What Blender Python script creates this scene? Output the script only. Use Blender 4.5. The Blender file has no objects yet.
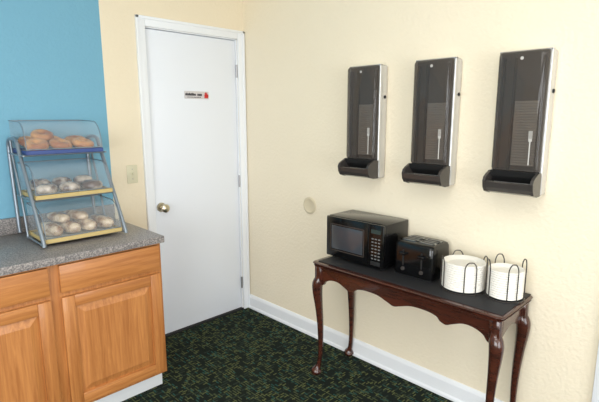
import bpy, bmesh, random
from math import *
from mathutils import Vector, Matrix
random.seed(3)
scene=bpy.context.scene
scene.view_settings.view_transform='Standard'
col=scene.collection

# ---------------- materials ----------------
def mat(name,color,rough=.5,metal=0,coat=0,alpha=1,spec=.5,bump=None,var=None):
    m=bpy.data.materials.new(name); m.use_nodes=True
    nt=m.node_tree; b=nt.nodes['Principled BSDF']
    b.inputs['Base Color'].default_value=(*color,1)
    b.inputs['Roughness'].default_value=rough
    b.inputs['Metallic'].default_value=metal
    b.inputs['Coat Weight'].default_value=coat
    b.inputs['Specular IOR Level'].default_value=spec
    b.inputs['Alpha'].default_value=alpha
    tc=nt.nodes.new('ShaderNodeTexCoord')
    if bump:
        n=nt.nodes.new('ShaderNodeTexNoise'); n.inputs['Scale'].default_value=bump[0]; n.inputs['Detail'].default_value=3
        bp=nt.nodes.new('ShaderNodeBump'); bp.inputs['Strength'].default_value=bump[1]; bp.inputs['Distance'].default_value=bump[2]
        nt.links.new(tc.outputs['Object'],n.inputs['Vector'])
        nt.links.new(n.outputs['Fac'],bp.inputs['Height']); nt.links.new(bp.outputs['Normal'],b.inputs['Normal'])
    if var:
        n=nt.nodes.new('ShaderNodeTexNoise'); n.inputs['Scale'].default_value=var[0]
        mx=nt.nodes.new('ShaderNodeMix'); mx.data_type='RGBA'
        mx.inputs[6].default_value=(*color,1); mx.inputs[7].default_value=(*var[1],1)
        nt.links.new(tc.outputs['Object'],n.inputs['Vector'])
        cr=nt.nodes.new('ShaderNodeValToRGB'); cr.color_ramp.elements[0].position=.4; cr.color_ramp.elements[1].position=.6
        nt.links.new(n.outputs['Fac'],cr.inputs['Fac'])
        nt.links.new(cr.outputs['Color'],mx.inputs[0]); nt.links.new(mx.outputs[2],b.inputs['Base Color'])
    return m
def S(r,g,b):
    f=lambda c:(c/255/12.92 if c/255<=.04045 else ((c/255+.055)/1.055)**2.4)
    return (f(r),f(g),f(b))

M={}
M['wall_y']=mat('wall_cream',S(237,226,202),.7,bump=(55,.45,.007))
M['ceil']=mat('ceiling_white',S(240,238,230),.9)
M['trim']=mat('trim_white',S(234,237,241),.4)
M['door']=mat('door_white',S(230,234,241),.45)
M['brass']=mat('satin_brass',S(205,195,172),.28,metal=1)
M['steel']=mat('steel',S(170,170,172),.3,metal=1)
M['ivory']=mat('ivory_plastic',S(214,208,180),.4)
M['black']=mat('black_plastic',S(12,12,13),.15,coat=0,spec=.5)
M['blackm']=mat('black_matte',S(22,22,23),.7)
M['mat']=mat('runner_fabric',S(30,30,33),.6,bump=(400,.3,.001))
M['glassblk']=mat('oven_glass',S(62,66,72),.12,coat=.5)
M['keys']=mat('key_print',S(120,120,120),.5)
M['white']=mat('foam_white',S(236,233,226),.6)
M['housing']=mat('housing_silver',S(208,207,205),.25,metal=.55)
M['emblem']=mat('emblem_grey',S(190,187,182),.4)
M['tray']=mat('tray_charcoal',S(62,58,56),.2)
M['frame']=mat('frame_bluegrey',S(132,142,152),.3,metal=.5)
M['bluetray']=mat('tray_blue',S(52,74,132),.4)
M['yeltray']=mat('tray_yellow',S(190,168,112),.5)
M['liner']=mat('tray_liner',S(222,212,188),.6)
M['bagel']=mat('bagel_crust',S(204,142,80),.45,bump=(60,.3,.003),var=(14,S(156,88,40)))
M['bun']=mat('wrapped_roll',S(212,190,160),.2,coat=.6,bump=(50,.8,.006),var=(20,S(136,98,64)))
M['danish']=mat('danish',S(206,190,172),.2,coat=.6,bump=(40,.6,.005),var=(17,S(84,56,42)))
M['red']=mat('sign_red',S(200,40,35),.5)
M['signw']=mat('sign_plate',S(205,200,200),.4)
M['print']=mat('sign_print',S(40,40,50),.5)

def back_wall_mat():
    m=mat('wall_back_paint',S(232,212,176),.75,bump=(55,.38,.006)); nt=m.node_tree; b=nt.nodes['Principled BSDF']
    g=nt.nodes.new('ShaderNodeNewGeometry'); s=nt.nodes.new('ShaderNodeSeparateXYZ')
    lt=nt.nodes.new('ShaderNodeMath'); lt.operation='LESS_THAN'; lt.inputs[1].default_value=-1.03
    mx=nt.nodes.new('ShaderNodeMix'); mx.data_type='RGBA'
    mx.inputs[6].default_value=(*S(232,219,193),1); mx.inputs[7].default_value=(*S(114,168,192),1)
    nt.links.new(g.outputs['Position'],s.inputs[0]); nt.links.new(s.outputs['X'],lt.inputs[0])
    nt.links.new(lt.outputs[0],mx.inputs[0]); nt.links.new(mx.outputs[2],b.inputs['Base Color']); return m
M['wall_b']=back_wall_mat()

def wood(name,c1,c2,rough,scale=(1,1,1),coat=.3,ns=6):
    m=mat(name,c1,rough,coat=coat); nt=m.node_tree; b=nt.nodes['Principled BSDF']
    tc=nt.nodes.new('ShaderNodeTexCoord'); mp=nt.nodes.new('ShaderNodeMapping'); mp.inputs['Scale'].default_value=scale
    n=nt.nodes.new('ShaderNodeTexNoise'); n.inputs['Scale'].default_value=ns; n.inputs['Detail'].default_value=8; n.inputs['Roughness'].default_value=.65; n.inputs['Distortion'].default_value=.6
    cr=nt.nodes.new('ShaderNodeValToRGB'); cr.color_ramp.elements[0].position=.35; cr.color_ramp.elements[1].position=.65
    cr.color_ramp.elements[0].color=(*c1,1); cr.color_ramp.elements[1].color=(*c2,1)
    nt.links.new(tc.outputs['Object'],mp.inputs[0]); nt.links.new(mp.outputs[0],n.inputs['Vector'])
    nt.links.new(n.outputs['Fac'],cr.inputs['Fac']); nt.links.new(cr.outputs['Color'],b.inputs['Base Color']); return m
M['oak']=wood('oak_vertical',S(196,132,74),S(166,104,54),.4,(9,9,.5),.15)
M['oakh']=wood('oak_horizontal',S(196,132,74),S(166,104,54),.4,(.5,9,9),.15)
M['mahog']=wood('mahogany',S(76,38,27),S(50,25,19),.22,(6,.8,6),.5)

def carpet():
    m=mat('carpet_pattern',S(24,32,28),.95,spec=.1); nt=m.node_tree; b=nt.nodes['Principled BSDF']; L=nt.links.new
    g=nt.nodes.new('ShaderNodeNewGeometry')
    def layer(rot,sc,c,th,prev,off,bw,rh,ms=.09):
        mp=nt.nodes.new('ShaderNodeMapping'); mp.inputs['Rotation'].default_value=(0,0,rot); mp.inputs['Location'].default_value=(off,off*.7,0)
        L(g.outputs['Position'],mp.inputs[0])
        br=nt.nodes.new('ShaderNodeTexBrick'); br.inputs['Scale'].default_value=sc
        br.inputs['Color1'].default_value=(0,0,0,1); br.inputs['Color2'].default_value=(1,1,1,1); br.inputs['Mortar'].default_value=(0,0,0,1)
        br.inputs['Mortar Size'].default_value=ms; br.inputs['Mortar Smooth'].default_value=0; br.inputs['Brick Width'].default_value=bw; br.inputs['Row Height'].default_value=rh
        L(mp.outputs[0],br.inputs['Vector'])
        gt=nt.nodes.new('ShaderNodeMath'); gt.operation='GREATER_THAN'; gt.inputs[1].default_value=th
        L(br.outputs['Color'],gt.inputs[0])
        mx=nt.nodes.new('ShaderNodeMix'); mx.data_type='RGBA'; mx.inputs[7].default_value=(*c,1)
        if prev is None: mx.inputs[6].default_value=(*S(28,34,31),1)
        else: L(prev,mx.inputs[6])
        L(gt.outputs[0],mx.inputs[0]); return mx.outputs[2]
    cur=layer(0,11,S(44,55,46),.55,None,.3,.6,.22,.05)
    cur=layer(pi/2,11,S(76,85,56),.66,cur,1.3,.5,.17,.05)
    cur=layer(0,11.5,S(98,104,62),.79,cur,2.1,.4,.17,.05)
    cur=layer(pi/2,11.5,S(42,84,78),.84,cur,3.7,.4,.17,.05)
    L(cur,b.inputs['Base Color'])
    n=nt.nodes.new('ShaderNodeTexNoise'); n.inputs['Scale'].default_value=400; L(g.outputs['Position'],n.inputs['Vector'])
    bp=nt.nodes.new('ShaderNodeBump'); bp.inputs['Strength'].default_value=.6; bp.inputs['Distance'].default_value=.005
    L(n.outputs['Fac'],bp.inputs['Height']); L(bp.outputs['Normal'],b.inputs['Normal'])
    return m
M['carpet']=carpet()
def granite():
    m=mat('speckled_laminate',S(120,116,112),.35); nt=m.node_tree; b=nt.nodes['Principled BSDF']; L=nt.links.new
    g=nt.nodes.new('ShaderNodeNewGeometry'); v=nt.nodes.new('ShaderNodeTexNoise'); v.inputs['Scale'].default_value=160; v.inputs['Detail'].default_value=2
    L(g.outputs['Position'],v.inputs['Vector'])
    cr=nt.nodes.new('ShaderNodeValToRGB'); e=cr.color_ramp.elements; e[0].position=.33; e[0].color=(*S(98,95,96),1); e[1].position=.67; e[1].color=(*S(168,161,156),1)
    x=e.new(.5); x.color=(*S(132,127,126),1)
    L(v.outputs['Fac'],cr.inputs['Fac']); L(cr.outputs['Color'],b.inputs['Base Color']); return m
M['lam']=granite()
def clear(name,tint,fac,gl=(1,1,1),rough=.05,diff=None):
    m=bpy.data.materials.new(name); m.use_nodes=True; nt=m.node_tree; nt.nodes.clear()
    o=nt.nodes.new('ShaderNodeOutputMaterial'); t=nt.nodes.new('ShaderNodeBsdfTransparent'); t.inputs[0].default_value=(*tint,1)
    p=nt.nodes.new('ShaderNodeBsdfPrincipled'); p.inputs['Base Color'].default_value=(*gl,1); p.inputs['Roughness'].default_value=rough
    mx=nt.nodes.new('ShaderNodeMixShader'); mx.inputs[0].default_value=fac
    nt.links.new(t.outputs[0],mx.inputs[1]); nt.links.new(p.outputs[0],mx.inputs[2]); nt.links.new(mx.outputs[0],o.inputs[0]); return m
M['acrylic']=clear('clear_acrylic',(.96,.97,.98),.15,S(205,215,222))
M['smoke']=clear('smoked_plastic',S(214,209,204),.48,S(88,83,79),.06)

# ---------------- geometry helpers ----------------
def empty(name,loc=(0,0,0)):
    e=bpy.data.objects.new(name,None); e.empty_display_size=.1; col.objects.link(e); return e
def fin(name,bm,mats,parent=None,smooth=False,angle=None):
    me=bpy.data.meshes.new(name); bmesh.ops.recalc_face_normals(bm,faces=bm.faces[:]); bm.to_mesh(me); bm.free()
    for m in (mats if isinstance(mats,(list,tuple)) else [mats]): me.materials.append(m)
    o=bpy.data.objects.new(name,me); col.objects.link(o)
    if smooth:
        for p in me.polygons: p.use_smooth=True
        if angle is not None: me.set_sharp_from_angle(angle=angle)
    if parent: o.parent=parent
    return o
def bmbox(bm,lo,hi,bevel=0,seg=2,mi=0):
    c=[(a+b)/2 for a,b in zip(lo,hi)]; s=[abs(b-a) for a,b in zip(lo,hi)]
    r=bmesh.ops.create_cube(bm,size=1,matrix=Matrix.Translation(c)@Matrix.Diagonal((*s,1)))
    fs=set(f for v in r['verts'] for f in v.link_faces)
    for f in fs: f.material_index=mi
    if bevel:
        es=list(set(e for v in r['verts'] for e in v.link_edges))
        rr=bmesh.ops.bevel(bm,geom=es,offset=bevel,segments=seg,profile=.5,affect='EDGES')
        for f in rr['faces']: f.material_index=mi
def box(name,lo,hi,m,bevel=0,parent=None,seg=2):
    bm=bmesh.new(); bmbox(bm,lo,hi,bevel,seg); return fin(name,bm,m,parent,smooth=bevel>0,angle=.7)
def bmsweep(bm,pts,rad,n=8,closed=False,mi=0):
    pts=[Vector(p) for p in pts]; N=len(pts); rings=[]
    up=None
    for i,p in enumerate(pts):
        a=pts[(i-1)%N] if (closed or i>0) else p; b=pts[(i+1)%N] if (closed or i<N-1) else p
        t=(b-a).normalized()
        if up is None:
            up=Vector((0,0,1)) if abs(t.z)<.9 else Vector((1,0,0))
        up=(up-t*up.dot(t)).normalized(); s=t.cross(up)
        r=rad[i] if isinstance(rad,(list,tuple)) else rad
        rings.append([bm.verts.new(p+(up*cos(2*pi*k/n)+s*sin(2*pi*k/n))*r) for k in range(n)])
    for i in range(N if closed else N-1):
        A,B=rings[i],rings[(i+1)%N]
        if closed and i==N-1:
            d=min(range(n),key=lambda q:(A[0].co-B[q].co).length); B=B[d:]+B[:d]
        for k in range(n):
            f=bm.faces.new((A[k],A[(k+1)%n],B[(k+1)%n],B[k])); f.material_index=mi
    if not closed:
        f=bm.faces.new(rings[0]); f.material_index=mi; f=bm.faces.new(rings[-1]); f.material_index=mi
def smoothpath(P,k=6):
    P=[Vector(p) for p in P]; Q=[P[0]]+P+[P[-1]]; out=[]
    for i in range(1,len(Q)-2):
        a,b,c,d=Q[i-1:i+3]
        for j in range(k):
            t=j/k; out.append(.5*((2*b)+(c-a)*t+(2*a-5*b+4*c-d)*t*t+(3*b-a-3*c+d)*t**3))
    out.append(P[-1]); return out
def tube(name,pts,r,m,parent=None,n=8,closed=False):
    bm=bmesh.new(); bmsweep(bm,pts,r,n,closed); return fin(name,bm,m,parent,True,1.0)
def bmlathe(bm,prof,c,n=32,axis='z',mi=0):
    rings=[]
    for r,h in prof:
        ring=[]
        for k in range(n):
            a=2*pi*k/n; u,v=r*cos(a),r*sin(a)
            if axis=='z': q=(c[0]+u,c[1]+v,c[2]+h)
            elif axis=='y': q=(c[0]+u,c[1]+h,c[2]+v)
            else: q=(c[0]+h,c[1]+u,c[2]+v)
            ring.append(bm.verts.new(q))
        rings.append(ring)
    for A,B in zip(rings,rings[1:]):
        for k in range(n):
            f=bm.faces.new((A[k],A[(k+1)%n],B[(k+1)%n],B[k])); f.material_index=mi
    for R in (rings[0],rings[-1]):
        f=bm.faces.new(R); f.material_index=mi
def lathe(name,prof,c,m,parent=None,n=32,axis='z',angle=.7):
    bm=bmesh.new(); bmlathe(bm,prof,c,n,axis); return fin(name,bm,m,parent,True,angle)
def prism(bm,poly,axis,a,b,mi=0):
    def P(u,v,w):
        return {'x':(w,u,v),'y':(u,w,v),'z':(u,v,w)}[axis]
    A=[bm.verts.new(P(u,v,a)) for u,v in poly]; B=[bm.verts.new(P(u,v,b)) for u,v in poly]; n=len(poly)
    f=bm.faces.new(A); f.material_index=mi; f=bm.faces.new(B[::-1]); f.material_index=mi
    for k in range(n):
        f=bm.faces.new((A[k],A[(k+1)%n],B[(k+1)%n],B[k])); f.material_index=mi

# ---------------- room ----------------
XL,YF,H=-4.2,-5.6,2.6
box('floor',(XL,YF,-.1),(0.1,.1,0),M['carpet'])
box('ceiling',(XL,YF,H),(0.1,.1,H+.1),M['ceil'])
bm=bmesh.new(); DL,DR,DH=-.765,-.063,2.04
bmbox(bm,(XL,0,0),(DL,.12,H)); bmbox(bm,(DR,0,0),(.1,.12,H)); bmbox(bm,(DL,0,DH),(DR,.12,H))
fin('wall_back',bm,M['wall_b'])
box('wall_right',(0,YF,0),(.12,0,H),M['wall_y'])
bm=bmesh.new()
y0,y1,z0,z1=-4.6,-1.6,.7,2.2
bmbox(bm,(XL-.12,YF,0),(XL,y0,H));bmbox(bm,(XL-.12,y1,0),(XL,0,H));bmbox(bm,(XL-.12,y0,0),(XL,y1,z0));bmbox(bm,(XL-.12,y0,z1),(XL,y1,H))
fin('wall_left',bm,M['wall_y'])
bm=bmesh.new(); a0,a1=-3.6,-.8
bmbox(bm,(XL,YF-.12,0),(a0,YF,H));bmbox(bm,(a1,YF-.12,0),(.1,YF,H));bmbox(bm,(a0,YF-.12,0),(a1,YF,.1));bmbox(bm,(a0,YF-.12,2.25),(a1,YF,H))
fin('wall_front',bm,M['wall_y'])
bm=bmesh.new()
for yy in (y0,(y0+y1)/2,y1): bmbox(bm,(XL-.08,yy-.03,z0),(XL-.03,yy+.03,z1))
for zz in (z0,z1): bmbox(bm,(XL-.08,y0,zz-.03),(XL-.03,y1,zz+.03))
fin('window_1',bm,M['trim'])
bm=bmesh.new()
for xx in (a0,(a0+a1)/2,a1): bmbox(bm,(xx-.03,YF-.08,.1),(xx+.03,YF-.03,2.25))
for zz in (.1,2.25): bmbox(bm,(a0,YF-.08,zz-.03),(a1,YF-.03,zz+.03))
fin('window_2',bm,M['trim'])

def baseprof(s=1): return [(0,0),(-.022,0),(-.022,.012),(-.016,.02),(-.014,.022),(-.014,.088),(-.010,.1),(-.004,.109),(0,.109)]
bm=bmesh.new(); prism(bm,baseprof(),'y',-.0,-2.372)
fin('baseboard_right',bm,M['trim'])
bm=bmesh.new(); prism(bm,[(y,z) for y,z in baseprof()],'x',-1.03,-.83)
fin('baseboard_back',bm,M['trim'])
bm=bmesh.new()
for lo,hi in [((-.02,-2.44,0),(0,-2.372,2.1)),((-.02,-3.34,0),(0,-3.27,2.1)),((-.02,-3.27,2.03),(0,-2.44,2.1))]: bmbox(bm,lo,hi,.003,2)
fin('trim_side_door',bm,M['trim'],None,True,.6)
d=empty('door_2')
box('slab',(-.008,-3.268,.012),(-.0005,-2.442,2.028),M['door'],.001,d)
lathe('knob',[(.001,0),(.03,0),(.032,-.004),(.012,-.012),(.011,-.035),(.028,-.052),(.016,-.074),(.001,-.075)],(-.008,-3.19,.9),M['brass'],d,24,'x')

# door
d=empty('door_1')
box('slab',(-.757,.012,.012),(-.071,.05,2.03),M['door'],.002,d)
lathe('knob_rosette',[(.001,0),(.03,0),(.032,-.004),(.028,-.01),(.012,-.012),(.011,-.035),(.02,-.04),(.028,-.052),(.027,-.066),(.016,-.074),(.001,-.075)],(-.712,.012,.908),M['brass'],d,24,'y')
lathe('latch_bolt',[(.001,.02),(.004,.02),(.004,-.004),(.001,-.005)],(-.712,-.06,.908),M['brass'],d,10,'y')
for z in (.22,1.02,1.82):
    lathe('hinge',[(.001,-.045),(.006,-.045),(.006,.045),(.001,.045)],(-.068,.002,z),M['steel'],d,12,'z')
box('threshold',(DL,-.01,0),(DR,.05,.010),M['blackm'],0,d)
bm=bmesh.new()
for (lo,hi) in [((DL-.058,-.016,0),(DL,0,DH+.058)),((DR,-.016,0),(-.006,0,DH+.058)),((DL,-.016,DH),(DR,0,DH+.058))]:
    bmbox(bm,lo,hi,.004,2)
for (lo,hi) in [((DL-.058,-.022,0),(DL-.04,-.01,DH+.058)),((-.024,-.022,0),(-.006,-.01,DH+.058)),((DL-.058,-.022,DH+.04),(-.006,-.01,DH+.058))]:
    bmbox(bm,lo,hi,.003,2)
for (lo,hi) in [((DL,0,0),(DL+.006,.11,DH)),((DR-.006,0,0),(DR,.11,DH)),((DL,0,DH-.006),(DR,.11,DH))]:
    bmbox(bm,lo,hi)
fin('trim_door',bm,M['trim'],None,True,.6)
# sign
SZ=.045
s=empty('door_sign')
box('plate',(-.50,.008,1.572+SZ),(-.31,.012,1.622+SZ),M['signw'],.001,s)
bm=bmesh.new()
x=-.494
for i in range(14):
    w=random.uniform(.006,.009)
    if i!=9: bmbox(bm,(x,.0065,1.592+SZ),(x+w,.0082,1.606+SZ+random.choice((0,.004))))
    x+=w+.002
for i in range(9): bmbox(bm,(-.48+i*.012,.0065,1.58+SZ),(-.48+i*.012+.009,.0082,1.584+SZ))
fin('lettering',bm,M['print'],s)
bm=bmesh.new(); bmbox(bm,(-.345,.0065,1.578+SZ),(-.316,.0082,1.6+SZ))
for i,h in enumerate((.612,.617,.616,.61)): bmbox(bm,(-.343+i*.006,.0065,1.6+SZ),(-.3385+i*.006,.0082,1+h+SZ))
bmbox(bm,(-.319,.0065,1.585+SZ),(-.314,.0082,1.603+SZ))
fin('stop_hand',bm,M['red'],s)
# switch
DX,DZ=.018,.075
s=empty('light_switch')
box('plate',(-.953+DX,-.006,1.015+DZ),(-.885+DX,0,1.128+DZ),M['ivory'],.003,s)
box('toggle_frame',(-.926+DX,-.008,1.058+DZ),(-.912+DX,-.005,1.086+DZ),M['ivory'],0,s)
box('toggle',(-.923+DX,-.018,1.068+DZ),(-.915+DX,-.006,1.082+DZ),M['ivory'],.002,s)
for n_,zz in (('screw_top',1.102),('screw_bottom',1.042)):
    lathe(n_,[(.001,0),(.003,0),(.003,-.002),(.001,-.002)],(-.919+DX,-.006,zz+DZ),M['steel'],s,10,'y')
lathe('wall_door_stop',[(.001,0),(.056,0),(.058,-.003),(.054,-.006),(.044,-.007),(.040,-.004),(.001,-.004)],(0,-.67,.915),mat('stop_plate',S(212,200,172),.5),None,36,'x')

# ---------------- cabinet ----------------
c=empty('base_cabinet')
CR=-1.045;CLX=-3.0;CF=-.585
box('carcass',(CLX,CF,.115),(CR,-.005,.852),M['oak'],.001,c)
box('toe_kick',(CLX,-.50,0),(CR-.0,-.005,.115),M['trim'],0,c)
box('toe_cap',(CLX,-.508,0),(CR+.008,-.50,.09),M['trim'],.002,c)
def raised(name,x0,x1,z0,z1,drawer):
    bm=bmesh.new()
    if drawer:
        bmbox(bm,(x0,CF-.019,z0),(x1,CF,z1),.004,2); fin(name,bm,M['oakh'],c,True,.5); return
    w=.055; y0=CF-.019
    bmbox(bm,(x0,y0,z0),(x0+w,CF,z1),.003,2); bmbox(bm,(x1-w,y0,z0),(x1,CF,z1),.003,2)
    fin(name+'_stiles',bm,M['oak'],c,True,.5)
    bm=bmesh.new(); bmbox(bm,(x0+w,y0,z0),(x1-w,CF,z0+w),.003,2); bmbox(bm,(x0+w,y0,z1-w),(x1-w,CF,z1),.003,2)
    fin(name+'_rails',bm,M['oakh'],c,True,.5)
    bm=bmesh.new(); a=(x0+w,z0+w,x1-w,z1-w)
    def ring(i,y): return [bm.verts.new((X,y,Z)) for X,Z in ((a[0]+i,a[1]+i),(a[2]-i,a[1]+i),(a[2]-i,a[3]-i),(a[0]+i,a[3]-i))]
    R=[ring(0,CF-.006),ring(.006,CF-.007),ring(.035,CF-.017),ring(.038,CF-.018)]
    for A,B in zip(R,R[1:]):
        for k in range(4): bm.faces.new((A[k],A[(k+1)%4],B[(k+1)%4],B[k]))
    bm.faces.new(R[-1]); fin(name+'_panel',bm,M['oak'],c)
xr=-1.062
for i in range(4):
    x1=xr-i*.53; x0=x1-.485
    if x0<CLX: break
    raised('drawer_%d'%(i+1),x0,x1,.712,.842,True)
    raised('cabinet_door_%d'%(i+1),x0,x1,.135,.690,False)
t=empty('countertop')
box('slab',(CLX,-.615,.853),(-1.033,0,.889),M['lam'],.004,t)
box('backsplash',(CLX,-.02,.889),(-1.033,0,.975),M['lam'],.003,t)

# ---------------- pastry display ----------------
p=empty('pastry_display_case')
X0,X1=-1.540,-1.180
tiers=[(.915,-.43,'yeltray'),(1.115,-.35,'yeltray'),(1.325,-.27,'bluetray')]
DP=.265
for k,(z,yf,tm) in enumerate(tiers):
    yb=yf+DP
    bm=bmesh.new()
    bmbox(bm,(X0,yf,z-.006),(X1,yb,z))
    for lo,hi in [((X0,yf-.004,z-.008),(X1,yf,z+.012)),((X0,yb-.004,z-.006),(X1,yb,z+.012)),((X0-.004,yf-.004,z-.008),(X0,yb,z+.012)),((X1,yf-.004,z-.008),(X1+.004,yb,z+.012))]:
        bmbox(bm,lo,hi,.0015,1)
    fin('tray_%d'%(k+1),bm,M[tm],p,True,.5)
    box('liner_%d'%(k+1),(X0+.01,yf+.008,z),(X1-.01,yb-.01,z+.002),M['liner'],0,p)
    prof=[]
    hh=.150
    for j in range(11):
        a=j/10*pi/2; prof.append((yf+.11-.108*cos(a)**.8,z+.014+(hh-.014)*sin(a)))
    prof.append((yb,z+hh+.004))
    bm=bmesh.new()
    A=[bm.verts.new((X0,y,zz)) for y,zz in prof]; B=[bm.verts.new((X1,y,zz)) for y,zz in prof]
    for i in range(len(prof)-1): bm.faces.new((A[i],A[i+1],B[i+1],B[i]))
    poly=prof+[(yb,z+.014)]
    for xx in (X0,X1):
        bm.faces.new([bm.verts.new((xx,y,zz)) for y,zz in poly])
    bm.faces.new([bm.verts.new(q) for q in ((X0,yb,z+.014),(X1,yb,z+.014),(X1,yb,z+hh+.004),(X0,yb,z+hh+.004))])
    fin('lid_%d'%(k+1),bm,M['acrylic'],p,True,.5)
    for n_,xx in (('l',X0),('r',X1)):
        tube('lid_edge_%s%d'%(n_,k+1),[(xx,y,zz) for y,zz in prof],.0022,M['frame'],p,6)
    tube('lid_hinge_%d'%(k+1),[(X0,yb,z+hh+.004),(X1,yb,z+hh+.004)],.003,M['frame'],p,6)
    tube('lid_lip_%d'%(k+1),[(X0,yf+.002,z+.016),(X1,yf+.002,z+.016)],.0025,M['frame'],p,6)
for n_,xx in (('left',X0-.016),('right',X1+.016)):
    tube('side_rail_'+n_,smoothpath([(xx,-.455,.899),(xx,-.44,.93),(xx,-.32,1.13),(xx,-.20,1.33),(xx,-.16,1.385),(xx,-.07,1.39),(xx,-.018,1.37),(xx,-.014,1.30),(xx,-.03,1.1),(xx,-.05,.899)],5),.0095,M['frame'],p,10)
    tube('tier_rail_'+n_,smoothpath([(xx,-.20,.897),(xx,-.15,1.10),(xx,-.08,1.28),(xx,-.06,1.38)],5),.006,M['frame'],p,8)
    for k,(z,yf,tm) in enumerate(tiers):
        tube('support_%s_%d'%(n_,k+1),[(xx,yf+.0,z-.012),(xx,yf+DP-.01,z-.012)],.005,M['frame'],p,8)
for k,(z,yf,tm) in enumerate(tiers):
    tube('cross_bar_%d'%(k+1),[(X0-.014,yf+.03,z-.013),(X1+.014,yf+.03,z-.013)],.005,M['frame'],p,8)
    tube('cross_bar_back_%d'%(k+1),[(X0-.014,yf+.2,z-.013),(X1+.014,yf+.2,z-.013)],.005,M['frame'],p,8)
def blob(bm,c,r,rot=0,tilt=0,e=.8):
    Mx=Matrix.Translation(c)@Matrix.Rotation(rot,4,'Z')@Matrix.Rotation(tilt,4,'X')@Matrix.Diagonal((*r,1))
    rr=bmesh.ops.create_uvsphere(bm,u_segments=20,v_segments=12,radius=1)
    for v in rr['verts']:
        q=v.co; q=Vector([copysign(abs(a)**e,a) for a in q])
        if q.z<-.6: q.z=-.6
        v.co=Mx@q+Vector((random.uniform(-1,1),random.uniform(-1,1),random.uniform(-1,1)))*.0012
def torus(bm,c,R,r,rot):
    n,m_=24,10; V=[]
    for i in range(n):
        a=2*pi*i/n
        V.append([bm.verts.new(Vector(c)+rot@Vector(((R+r*cos(b))*cos(a),(R+r*cos(b))*sin(a),r*.85*sin(b)))) for b in [2*pi*j/m_ for j in range(m_)]])
    for i in range(n):
        for j in range(m_): bm.faces.new((V[i][j],V[(i+1)%n][j],V[(i+1)%n][(j+1)%m_],V[i][(j+1)%m_]))
bm=bmesh.new(); z,yf,_=tiers[2]
for row in range(2):
    for i in range(3):
        torus(bm,(X0+.068+i*.112,yf+.08+row*.115,z+.034+row*.012),.031,.0245,Matrix.Rotation(random.uniform(.1,.5),3,'X')@Matrix.Rotation(random.uniform(-.2,.2),3,'Y'))
torus(bm,(X0+.12,yf+.16,z+.078),.031,.0235,Matrix.Rotation(.4,3,'X'))
fin('bagels',bm,M['bagel'],p,True)
bm=bmesh.new(); z,yf,_=tiers[1]
for i in range(3): blob(bm,(X0+.07+i*.110,yf+.082,z+.028),(.050,.052,.028),random.uniform(-.5,.3))
for i in range(3): blob(bm,(X0+.07+i*.108,yf+.190,z+.038),(.050,.054,.034),random.uniform(-.5,.3))
fin('wrapped_danishes',bm,M['danish'],p,True)
bm=bmesh.new(); z,yf,_=tiers[0]
for i in range(4): blob(bm,(X0+.055+i*.083,yf+.125,z+.034),(.037,.100,.034),.22+random.uniform(-.06,.06))
for i in range(2): blob(bm,(X0+.11+i*.083,yf+.16,z+.080),(.035,.088,.026),.22+random.uniform(-.1,.1))
fin('wrapped_rolls',bm,M['bun'],p,True)

# ---------------- console table ----------------
t=empty('console_table')
TZ=.693; tx0,tx1=-.366,-.004; ty0,ty1=-2.105,-1.03
def rrect(x0,x1,y0,y1,r,n=6):
    P=[]
    for cx,cy,a0 in ((x1-r,y1-r,0),(x0+r,y1-r,pi/2),(x0+r,y0+r,pi),(x1-r,y0+r,3*pi/2)):
        for k in range(n+1):
            a=a0+pi/2*k/n; P.append((cx+r*cos(a),cy+r*sin(a)))
    return P
bm=bmesh.new(); rings=[]
for off,z in ((.020,TZ-.024),(.006,TZ-.022),(.004,TZ-.017),(.012,TZ-.013),(.002,TZ-.009),(0,TZ-.005),(.003,TZ-.001),(.008,TZ)):
    rings.append([bm.verts.new((x,y,z)) for x,y in rrect(tx0+off,tx1-off,ty0+off,ty1-off,.03)])
for A,B in zip(rings,rings[1:]):
    n=len(A)
    for k in range(n): bm.faces.new((A[k],A[(k+1)%n],B[(k+1)%n],B[k]))
bm.faces.new(rings[0]); bm.faces.new(rings[-1]); fin('top',bm,M['mahog'],t,True,.9)
ax0,ax1=-.325,-.035; ay0,ay1=-2.065,-1.065
zt=TZ-.024
def skirt(L):
    P=[(0,.115),(.03,.11),(.05,.085),(.09,.068),(.14,.066),(.19,.085),(.22,.098),(.25,.09),(.27,.072),(.32,.062),(.40,.064),(.46,.082),(.5,.094)]
    P=P+[(1-a,b) for a,b in P[-2::-1]]
    S_=smoothpath([(a*L,b,0) for a,b in P],4)
    return [(v.x,v.y) for v in S_]
bm=bmesh.new()
for X in (ax0,ax1):
    poly=[(ay0,zt),(ay1,zt)]+[(ay1-s,zt-dd) for s,dd in skirt(ay1-ay0)]
    prism(bm,poly,'x',X-.008,X+.008)
fin('apron_long',bm,M['mahog'],t)
bm=bmesh.new(); L=ax1-ax0
for Y in (ay0,ay1):
    pr=[(s,.07+.045*abs(cos(pi*s/L))**2) for s in [L*i/16 for i in range(17)]]
    prism(bm,[(ax1,zt),(ax0,zt)]+[(ax0+s,zt-dd) for s,dd in pr],'y',Y-.008,Y+.008)
fin('apron_end',bm,M['mahog'],t)
tube('apron_bead',[(ax0-.009,ay0,zt-.012),(ax0-.009,ay1,zt-.012)],.004,M['mahog'],t,8)
i=0
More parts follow.
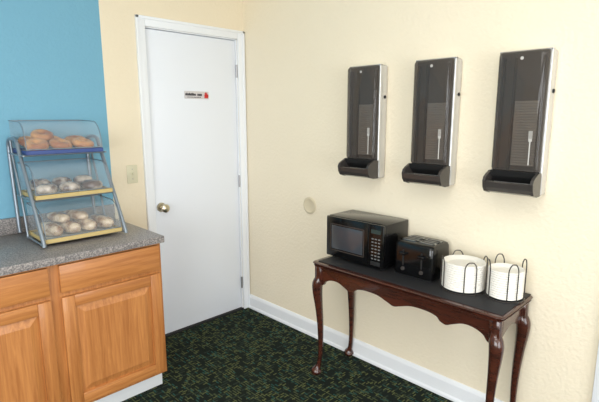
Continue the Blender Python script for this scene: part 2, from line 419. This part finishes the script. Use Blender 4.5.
for X,dx in ((ax0,-1),(ax1,1)):
    for Y,dy in ((ay0,-1),(ay1,1)):
        i+=1
        dirv=Vector((dx*.55 if dx<0 else .1,dy*.6,0))
        prof=[(.669,0,.024),(.60,.0,.026),(.575,.010,.030),(.55,.018,.031),(.50,.016,.028),(.42,.006,.0225),(.32,-.004,.0185),(.22,-.008,.0155),(.13,-.006,.0135),(.07,.002,.0135),(.045,.012,.017),(.028,.020,.027),(.018,.022,.031),(.008,.022,.030),(.0,.02,.022)]
        bm=bmesh.new()
        bmsweep(bm,smoothpath([(X+dirv.x*o,Y+dirv.y*o,z) for z,o,r in prof],3),[v.x for v in smoothpath([(r,0,0) for z,o,r in prof],3)],14)
        bmbox(bm,(X-.022,Y-.022,.58),(X+.022,Y+.022,zt),.003,1)
        fin('leg_%d'%i,bm,M['mahog'],t,True,.8)
box('table_runner',(-.335,-2.09,TZ+.0003),(-.012,-1.06,TZ+.004),M['mat'],.001)
TS=TZ+.004
# ---------------- microwave ----------------
m_=empty('microwave_oven')
a0,a1,b0,b1=-.245,-.012,-1.435,-1.04; z0=TS+.012; z1=z0+.235
box('body',(a0+.02,b0,z0),(a1,b1,z1),M['black'],.006,m_)
box('door',(a0,b0+.10,z0+.002),(a0+.019,b1,z1-.002),M['black'],.005,m_)
box('control_panel',(a0,b0,z0+.002),(a0+.019,b0+.098,z1-.002),M['black'],.005,m_)
box('door_window',(a0-.0015,b0+.135,z0+.05),(a0+.002,b1-.04,z1-.05),M['glassblk'],.001,m_)
bm=bmesh.new()
for lo,hi in [((a0-.002,b0+.125,z0+.04),(a0,b0+.13,z1-.04)),((a0-.002,b1-.035,z0+.04),(a0,b1-.03,z1-.04)),((a0-.002,b0+.125,z0+.04),(a0,b1-.03,z0+.045)),((a0-.002,b0+.125,z1-.045),(a0,b1-.03,z1-.04))]: bmbox(bm,lo,hi)
fin('window_border',bm,M['tray'],m_)
bm=bmesh.new()
for r in range(7):
    for q in range(3):
        y=b0+.022+q*.021; z=z0+.045+r*.018
        bmbox(bm,(a0-.001,y,z),(a0+.002,y+.012,z+.006))
fin('keypad',bm,M['keys'],m_)
box('display',(a0-.001,b0+.02,z1-.05),(a0+.002,b0+.08,z1-.028),mat('lcd',S(40,60,60),.2),0,m_)
box('door_button',(a0-.003,b0+.02,z0+.012),(a0+.002,b0+.08,z0+.034),M['blackm'],.002,m_)
for k,(X,Y) in enumerate(((a0+.04,b0+.03),(a0+.04,b1-.03),(a1-.03,b0+.03),(a1-.03,b1-.03))):
    lathe('foot_%d'%(k+1),[(.011,0),(.013,.006),(.013,.014)],(X,Y,TS),M['blackm'],m_,12)
# ---------------- toaster ----------------
m_=empty('toaster')
a0,a1,b0,b1=-.215,-.03,-1.70,-1.475; z0=TS+.008; z1=z0+.17
bm=bmesh.new(); rings=[]
for z,o in ((z0,.004),(z0+.01,0),(z0+.11,.002),(z1-.018,.004),(z1-.005,.009),(z1,.018)):
    rings.append([bm.verts.new((x,y,z)) for x,y in rrect(a0+o,a1-o,b0+o,b1-o,.022,5)])
for A,B in zip(rings,rings[1:]):
    for k in range(len(A)): bm.faces.new((A[k],A[(k+1)%len(A)],B[(k+1)%len(A)],B[k]))
bm.faces.new(rings[0]); bm.faces.new(rings[-1]); fin('shell',bm,M['black'],m_,True,1.1)
box('base',(a0+.008,b0+.008,TS+.001),(a1-.008,b1-.008,z0+.006),M['blackm'],.003,m_)
for k,X in enumerate((a0+.045,a0+.10)):
    for j,(ya,yb_) in enumerate(((b0+.022,b0+.108),(b0+.117,b0+.203))):
        bm=bmesh.new()
        for lo,hi in [((X,ya,z1-.001),(X+.036,ya+.007,z1+.004)),((X,yb_-.007,z1-.001),(X+.036,yb_,z1+.004)),((X,ya,z1-.001),(X+.008,yb_,z1+.004)),((X+.028,ya,z1-.001),(X+.036,yb_,z1+.004))]: bmbox(bm,lo,hi)
        fin('slot_rim_%d'%(k*2+j+1),bm,M['steel'],m_)
        box('slot_%d'%(k*2+j+1),(X+.004,ya+.004,z1-.002),(X+.030,yb_-.004,z1+.0005),M['blackm'],0,m_)
for k,yy in enumerate((b1-.06,b0+.06)):
    box('lever_track_%d'%(k+1),(a0-.001,yy-.004,z0+.05),(a0+.006,yy+.004,z0+.13),M['blackm'],0,m_)
    box('lever_%d'%(k+1),(a0-.018,yy-.018,z0+.105),(a0+.004,yy+.018,z0+.12),M['black'],.004,m_)
    lathe('dial_%d'%(k+1),[(.011,.004),(.011,-.006),(.009,-.009),(.001,-.009)],(a0+.003,yy,z0+.032),M['tray'],m_,20,'x')
# ---------------- plate stacks ----------------
def stack(name,c,R,n,dz,prof_in=.72):
    e=empty(name); bm=bmesh.new(); prof=[(.001,0),(R*prof_in,0)]
    for i in range(n):
        z=i*dz; prof+=[(R*.955,z+dz*.3),(R,z+dz*.55),(R,z+dz*.8),(R*.955,z+dz*1.0)]
    z=n*dz; prof+=[(R*.97,z+.003),(R*.9,z+.001),(R*.72,z-.012),(.001,z-.013)]
    bmlathe(bm,prof,c,40); fin('plates',bm,M['white'],e,True,.5)
    return e
def rack(name,c,R,h,rot,k=4):
    e=empty(name); r=.0026
    tube('base_ring',[(c[0]+R*cos(2*pi*i/32),c[1]+R*sin(2*pi*i/32),c[2]+r) for i in range(32)],r,M['tray'],e,6,True)
    for j in range(k):
        a=rot+2*pi*j/k; w=.26
        def pt(da,z,rr=R): return (c[0]+rr*cos(a+da),c[1]+rr*sin(a+da),c[2]+z)
        P=[pt(-w,r),pt(-w,h*.6),pt(-w*.95,h*.85),pt(-w*.5,h*.98),pt(0,h),pt(w*.5,h*.98),pt(w*.95,h*.85),pt(w,h*.6),pt(w,r)]
        tube('wire_loop_%d'%(j+1),smoothpath(P,4),r,M['tray'],e,6)
    return e
stack('foam_plate_stack',(-.160,-1.832,TS+.006),.097,12,.0105)
rack('wire_plate_rack',(-.160,-1.832,TS),.102,.155,.75)
stack('foam_plate_stack',(-.13,-2.015,TS+.006),.076,12,.0105)
rack('wire_plate_rack',(-.13,-2.015,TS),.081,.175,.75)

# ---------------- cutlery dispensers ----------------
m_mag=mat('magazine_grey',S(104,99,95),.5); m_cut=mat('cutlery_pale',S(200,196,190),.5); m_gd=mat('guide_grey',S(70,66,64),.4)
def dispenser(yr):
    e=empty('cutlery_dispenser'); w=.211; Y0=yr; Y1=yr+w; zb,zt_=1.157,1.772
    bm=bmesh.new(); bmbox(bm,(-.066,Y0-.003,zb),(0,Y1+.001,zt_),.012,4)
    fin('housing',bm,M['housing'],e,True,.6)
    bm=bmesh.new(); zc0=zb+.10
    for lo,hi in [((-.074,Y0-.003,zc0),(-.05,Y0+.006,zt_)),((-.074,Y1-.006,zc0),(-.05,Y1+.001,zt_)),((-.074,Y0-.003,zt_-.008),(-.05,Y1+.001,zt_+.001))]: bmbox(bm,lo,hi,.002,1)
    fin('face_rim',bm,M['housing'],e,True,.6)
    bm=bmesh.new(); rings=[]
    def loop(x,o,r): return [bm.verts.new((x,y,z)) for y,z in rrect(Y0+o,Y1-o,zc0+o*.5,zt_+.001-o,r,4)]
    for x,o,r in ((-.070,.004,.012),(-.085,.004,.014),(-.098,.008,.016),(-.104,.016,.018)):
        rings.append(loop(x,o,r))
    for A,B in zip(rings,rings[1:]):
        for k in range(len(A)): bm.faces.new((A[k],A[(k+1)%len(A)],B[(k+1)%len(A)],B[k]))
    bm.faces.new(rings[-1]); fin('smoked_cover',bm,M['smoke'],e,True,.8)
    box('magazine_back',(-.072,Y0+.010,zc0+.01),(-.066,Y1-.010,zt_-.010),m_mag,0,e)
    bm=bmesh.new()
    for k in range(24):
        z=zc0+.03+k*.0115
        bmbox(bm,(-.092,Y0+.028,z),(-.073,Y1-.085,z+.0108),.002,1)
    fin('cutlery',bm,m_cut,e)
    bm=bmesh.new()
    for yy in (Y0+.020,Y1-.078,Y1-.03): bmbox(bm,(-.094,yy,zc0+.01),(-.07,yy+.005,zt_-.03))
    fin('magazine_guides',bm,m_gd,e)
    bm=bmesh.new()
    prof=[(-.05,zb+.004),(-.11,zb+.004),(-.140,zb+.014),(-.155,zb+.032),(-.160,zb+.056),(-.154,zb+.060),(-.147,zb+.054),(-.135,zb+.034),(-.11,zb+.028),(-.06,zb+.045),(-.05,zb+.045)]
    prism(bm,prof,'y',Y0+.002,Y1-.002)
    for yy in (Y0-.001,Y1-.011):
        prism(bm,[(-.067,zb+.002),(-.11,zb+.002),(-.143,zb+.012),(-.158,zb+.032),(-.164,zb+.060),(-.156,zb+.078),(-.135,zb+.090),(-.103,zb+.103),(-.067,zb+.103)],'y',yy,yy+.012)
    fin('catch_tray',bm,M['tray'],e)
    bm=bmesh.new(); prism(bm,[(-.06,zb+.105),(-.06,zb+.05),(-.07,zb+.052),(-.105,zb+.08),(-.118,zb+.105)],'y',Y0+.01,Y1-.01)
    fin('dispensing_roller',bm,M['blackm'],e)
    lathe('side_lock',[(.001,.002),(.009,.002),(.009,-.004),(.006,-.006),(.001,-.006)],(-.03,Y0-.003,zt_-.17),M['blackm'],e,16,'y')
    # fork indicator moulded on the cover
    bm=bmesh.new(); yc=Y0+.046; zf=zb+.135; xf=-.1050
    bmbox(bm,(xf,yc-.0026,zf),(xf+.002,yc+.0026,zf+.10),.0008,1)
    bmbox(bm,(xf,yc-.0075,zf+.10),(xf+.002,yc+.0075,zf+.112),.0008,1)
    for q in (-.0064,-.0021,.0021,.0064): bmbox(bm,(xf,yc+q-.0011,zf+.11),(xf+.002,yc+q+.0011,zf+.145),.0005,1)
    fin('fork_indicator',bm,M['emblem'],e)
    lathe('maker_badge',[(.001,0),(.007,0),(.007,-.001),(.001,-.001)],(-.1045,Y0+w*.5,zt_-.035),M['emblem'],e,16,'x')
for yr in (-1.260,-1.686,-2.104): dispenser(yr)

# ---------------- lights ----------------
def area(name,loc,target,sx,sy,pw,colr):
    l=bpy.data.lights.new(name,'AREA'); l.shape='RECTANGLE'; l.size=sx; l.size_y=sy; l.energy=pw; l.color=colr
    o=bpy.data.objects.new(name,l); o.location=loc; o.rotation_euler=(Vector(target)-Vector(loc)).to_track_quat('-Z','Y').to_euler(); col.objects.link(o)
area('daylight_side_window',(XL+.02,-3.1,1.45),(0,-3.1,1.45),2.9,1.45,84,(.97,.985,1))
area('daylight_front_window',(-2.2,YF+.02,1.2),(-2.2,0,1.1),2.7,2.1,82,(.96,.98,1))
area('ceiling_light',(-1.9,-2.4,H-.02),(-1.9,-2.4,0),1.2,1.2,22,(1,.98,.95))
w=bpy.data.worlds.new('World'); scene.world=w; w.use_nodes=True
w.node_tree.nodes['Background'].inputs[0].default_value=(.85,.93,1,1); w.node_tree.nodes['Background'].inputs[1].default_value=1.5

# ---------------- camera ----------------
cam=bpy.data.cameras.new('Camera'); co=bpy.data.objects.new('Camera',cam); col.objects.link(co)
yw,pt_,rl=.7815,.1811,-.0013
F=Vector((sin(yw)*cos(pt_),cos(yw)*cos(pt_),-sin(pt_))); R=Vector((cos(yw),-sin(yw),0)); U=R.cross(F)
R2=R*cos(rl)+U*sin(rl); U2=-R*sin(rl)+U*cos(rl)
co.matrix_world=Matrix(((R2.x,U2.x,-F.x,-2.1765),(R2.y,U2.y,-F.y,-2.7660),(R2.z,U2.z,-F.z,1.4986),(0,0,0,1)))
cam.sensor_width=36; cam.lens=462*36/599
scene.camera=co
